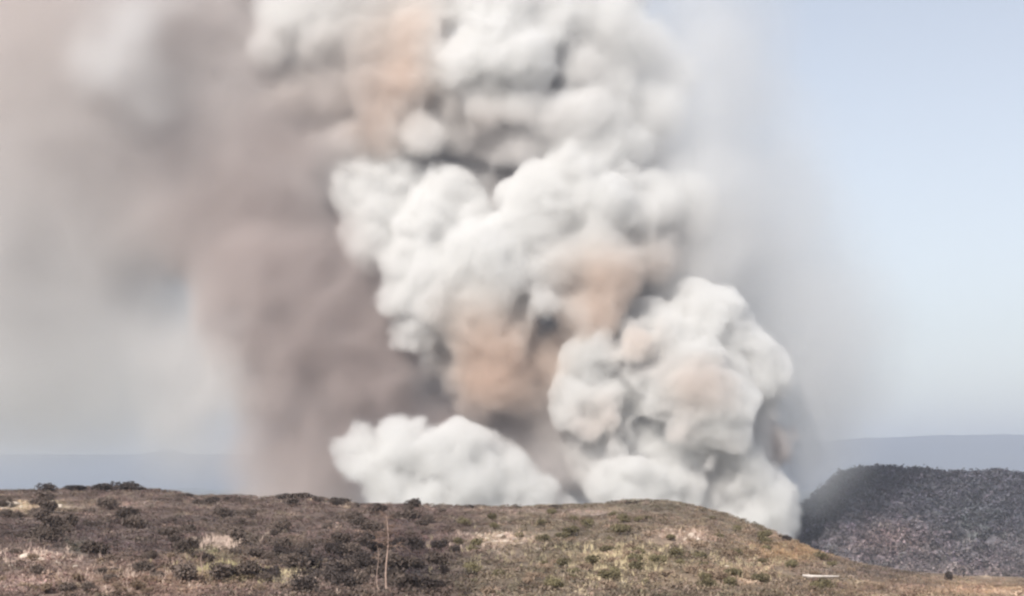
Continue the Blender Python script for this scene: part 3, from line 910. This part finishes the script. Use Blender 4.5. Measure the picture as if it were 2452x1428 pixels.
MM = lambda k: T(.14 * k, .85 * k)
Q = [
    # dense mauve-brown body left of the white billows
    (560, 690, 90, -8, MM(.75), 7, 1), (560, 790, 70, -8, MM(.75), 7, 1), (660, 620, 130, 0, MM(.9), 10, 1), (700, 740, 130, -2, MM(1), 9, 1), (640, 850, 70, -6, MM(.85), 7, 1), (670, 940, 80, -4, MM(.9), 8, 1), (665, 1040, 80, -4, MM(.85), 8, 1), (670, 1140, 85, -4, MM(.7), 9, .9), (690, 1240, 80, 0, MM(.6), 9, .9),
    (560, 560, 130, 0, MM(.85), 12, .9), (480, 480, 130, 4, MM(.7), 14, .8), (410, 400, 130, 8, MM(.6), 20, .6), (330, 520, 110, 8, MM(.5), 20, .4), (420, 590, 70, 4, MM(.6), 12, .6), (640, 450, 130, 0, MM(.8), 12, 1), (700, 330, 120, 4, MM(.75), 12, 1), (560, 330, 130, 4, MM(.6), 16, .8), (540, 180, 130, 4, MM(.5), 16, .8), (540, 40, 120, 6, MM(.5), 16, .8), (610, 120, 90, 0, MM(.5), 12, .9),
    (820, 640, 120, 8, MM(1), 10, 1), (800, 800, 130, 4, MM(1), 10, 1), (860, 880, 120, 6, MM(1), 9, 1.2), (780, 960, 120, 4, MM(1), 9, 1.1), (760, 1080, 110, 2, MM(.85), 9, 1), (860, 1080, 90, 6, MM(.9), 9, 1), (780, 1200, 90, 2, MM(.65), 10, .9), (820, 450, 120, 20, MM(.9), 12, 1), (880, 300, 130, 26, MM(.7), 12, 1), (900, 150, 140, 30, MM(.5), 12, 1), (780, 250, 110, 16, MM(.7), 12, 1),
    (1000, 600, 140, 30, MM(.5), 12, 1), (1100, 400, 140, 30, MM(.25), 12, 1), (1300, 330, 120, 30, T(.06, .1), 12, .8), (1350, 900, 110, 20, MM(.35), 10, 1), (1100, 820, 120, 30, MM(1), 12, 1), (1250, 700, 130, 34, MM(.5), 12, 1), (1200, 980, 90, 16, MM(1), 10, 1),
    # wide pale drift at left
    (330, 150, 220, 10, T(.12, .36), 30, .5), (120, 100, 260, 25, T(.22, .30), 40, .6), (60, 400, 280, 30, T(.08, .26), 40, .5), (300, 400, 200, 20, T(.06, .4), 35, .5), (120, -80, 260, 30, T(.3, .3), 40, .7), (420, -60, 240, 20, T(.15, .4), 30, .6), (620, -40, 160, 10, T(.1, .4), 20, .8),
    (250, 720, 240, 30, T(.03, .08), 40, .22), (60, 700, 260, 35, T(.03, .12), 40, .24), (-120, 200, 260, 35, T(.12, .3), 45, .5), (-120, 600, 260, 40, T(.06, .2), 45, .35), (150, 900, 170, 30, T(.02, .0), 35, .16), (-50, 900, 170, 30, T(.02, .0), 35, .16), (350, 900, 150, 20, T(.02, .02), 30, .2), (470, 900, 110, 8, T(.05, .1), 18, .3), (480, 1020, 100, 8, T(.05, .1), 16, .3), (430, 780, 90, 8, T(.04, .1), 22, .25),
    (300, 120, 85, -34, W_, 8, 0.30), (355, 210, 60, -34, W_, 8, 0.27), (370, 40, 70, -32, W_, 9, 0.24), (250, 170, 48, -34, W_, 7, 0.30), (330, 60, 60, -34, W_, 8, 0.24), (340, 270, 45, -34, W_, 8, 0.24), (540, 870, 48, -16, T(.14, .15), 6, .4), (560, 950, 55, -14, T(.1, .2), 7, .4), (500, 940, 50, -16, T(.08, .1), 7, .3),
    # dark gap between the middle billow and the bank, pale smoke behind the billows
    (960, 920, 90, 4, MM(1), 8, 1.3), (1060, 960, 80, 8, MM(1), 8, 1.3), (900, 800, 100, 8, MM(1), 8, 1.3), (870, 900, 100, 4, MM(1), 8, 1.3), (1180, 1010, 80, 12, MM(.95), 8, 1.2), (1000, 1020, 80, 6, MM(1), 8, 1.2), (900, 1000, 90, 4, MM(1), 8, 1.2), (1080, 1050, 70, 8, MM(.9), 8, 1.2),
    (1400, 620, 120, 30, T(.3, .05), 14, .8), (1560, 640, 110, 10, T(.05, .0), 18, .5), (1640, 620, 90, 0, T(.03, .0), 22, .4), (1480, 760, 100, 20, T(.3, .05), 12, .9), (1560, 380, 110, 10, W_, 20, .5), (1480, 250, 120, 20, T(0, .06), 20, .5), (1620, 300, 110, 5, W_, 25, .4), (1650, 130, 100, 5, W_, 25, .4), (1680, 470, 90, 0, W_, 22, .35), (1400, 1000, 90, 34, MM(.4), 10, 1), (1300, 1100, 90, 34, MM(.4), 10, 1),
    (1250, 240, 100, 14, T(.1, .12), 10, 1.2), (1130, 250, 90, 14, T(.25, .15), 10, 1.2), (1380, 240, 100, 16, T(.05, .06), 10, 1), (1000, 260, 90, 16, T(.3, .3), 10, 1), (1500, 420, 90, 20, T(.02, .05), 14, .7), (1600, 560, 80, 40, T(.05, .12), 18, .6),
    # thin pale veil at right
    (1680, 150, 160, 40, W_, 35, 0.216), (1720, 420, 180, 40, W_, 50, 0.245), (1780, 650, 190, 40, W_, 50, 0.245), (1860, 850, 170, 35, W_, 45, 0.245), (1880, 1010, 120, 30, W_, 35, 0.259), (1880, 1120, 70, 20, W_, 20, 0.288), (1650, -50, 160, 40, W_, 35, 0.216), (1640, 700, 140, 50, W_, 20, 0.432), (1720, 720, 120, 30, W_, 25, 0.288), (1960, 950, 100, 30, W_, 40, 0.101), (1950, 800, 140, 40, W_, 45, 0.144),
]
smoke_volume('smoke_drift', (-260, Y0 - 60, -30), (180, Y0 + 120, 210), 2.2, Q, Y0,
             ((55, 6.0, False), (26, 6.0, True), (13, 4.5, True), (7, 2.2, True)), .09, None, 5,
             ((.985, .985, .985), (.92, .77, .66), (.715, .635, .612)), child=False, drift=True,
             label='dark mauve-grey smoke drifting away behind the white billows')

# ------------------------------------------------------------------ air
hm, nt, ls = new_mat('haze_air')
nt.remove(nt['Principled BSDF'])
pv = nt.new('ShaderNodeVolumePrincipled')
pv.inputs['Color'].default_value = (.80, .87, 1.0, 1)
pv.inputs['Density'].default_value = 1.7e-4
pv.inputs['Anisotropy'].default_value = .2
ls.new(pv.outputs[0], nt['Material Output'].inputs['Volume'])
bx0, bx1 = (-9000, -1500, -75), (9000, 13000, 330)
v = [(x, y, z) for x in (bx0[0], bx1[0]) for y in (bx0[1], bx1[1]) for z in (bx0[2], bx1[2])]
f = [(0, 1, 3, 2), (4, 6, 7, 5), (0, 4, 5, 1), (2, 3, 7, 6), (0, 2, 6, 4), (1, 5, 7, 3)]
hz = mesh_obj('haze', v, f, hm, smooth=False)
tag(hz, 'thin bluish haze in the air over the valley', 'haze', kind='stuff')
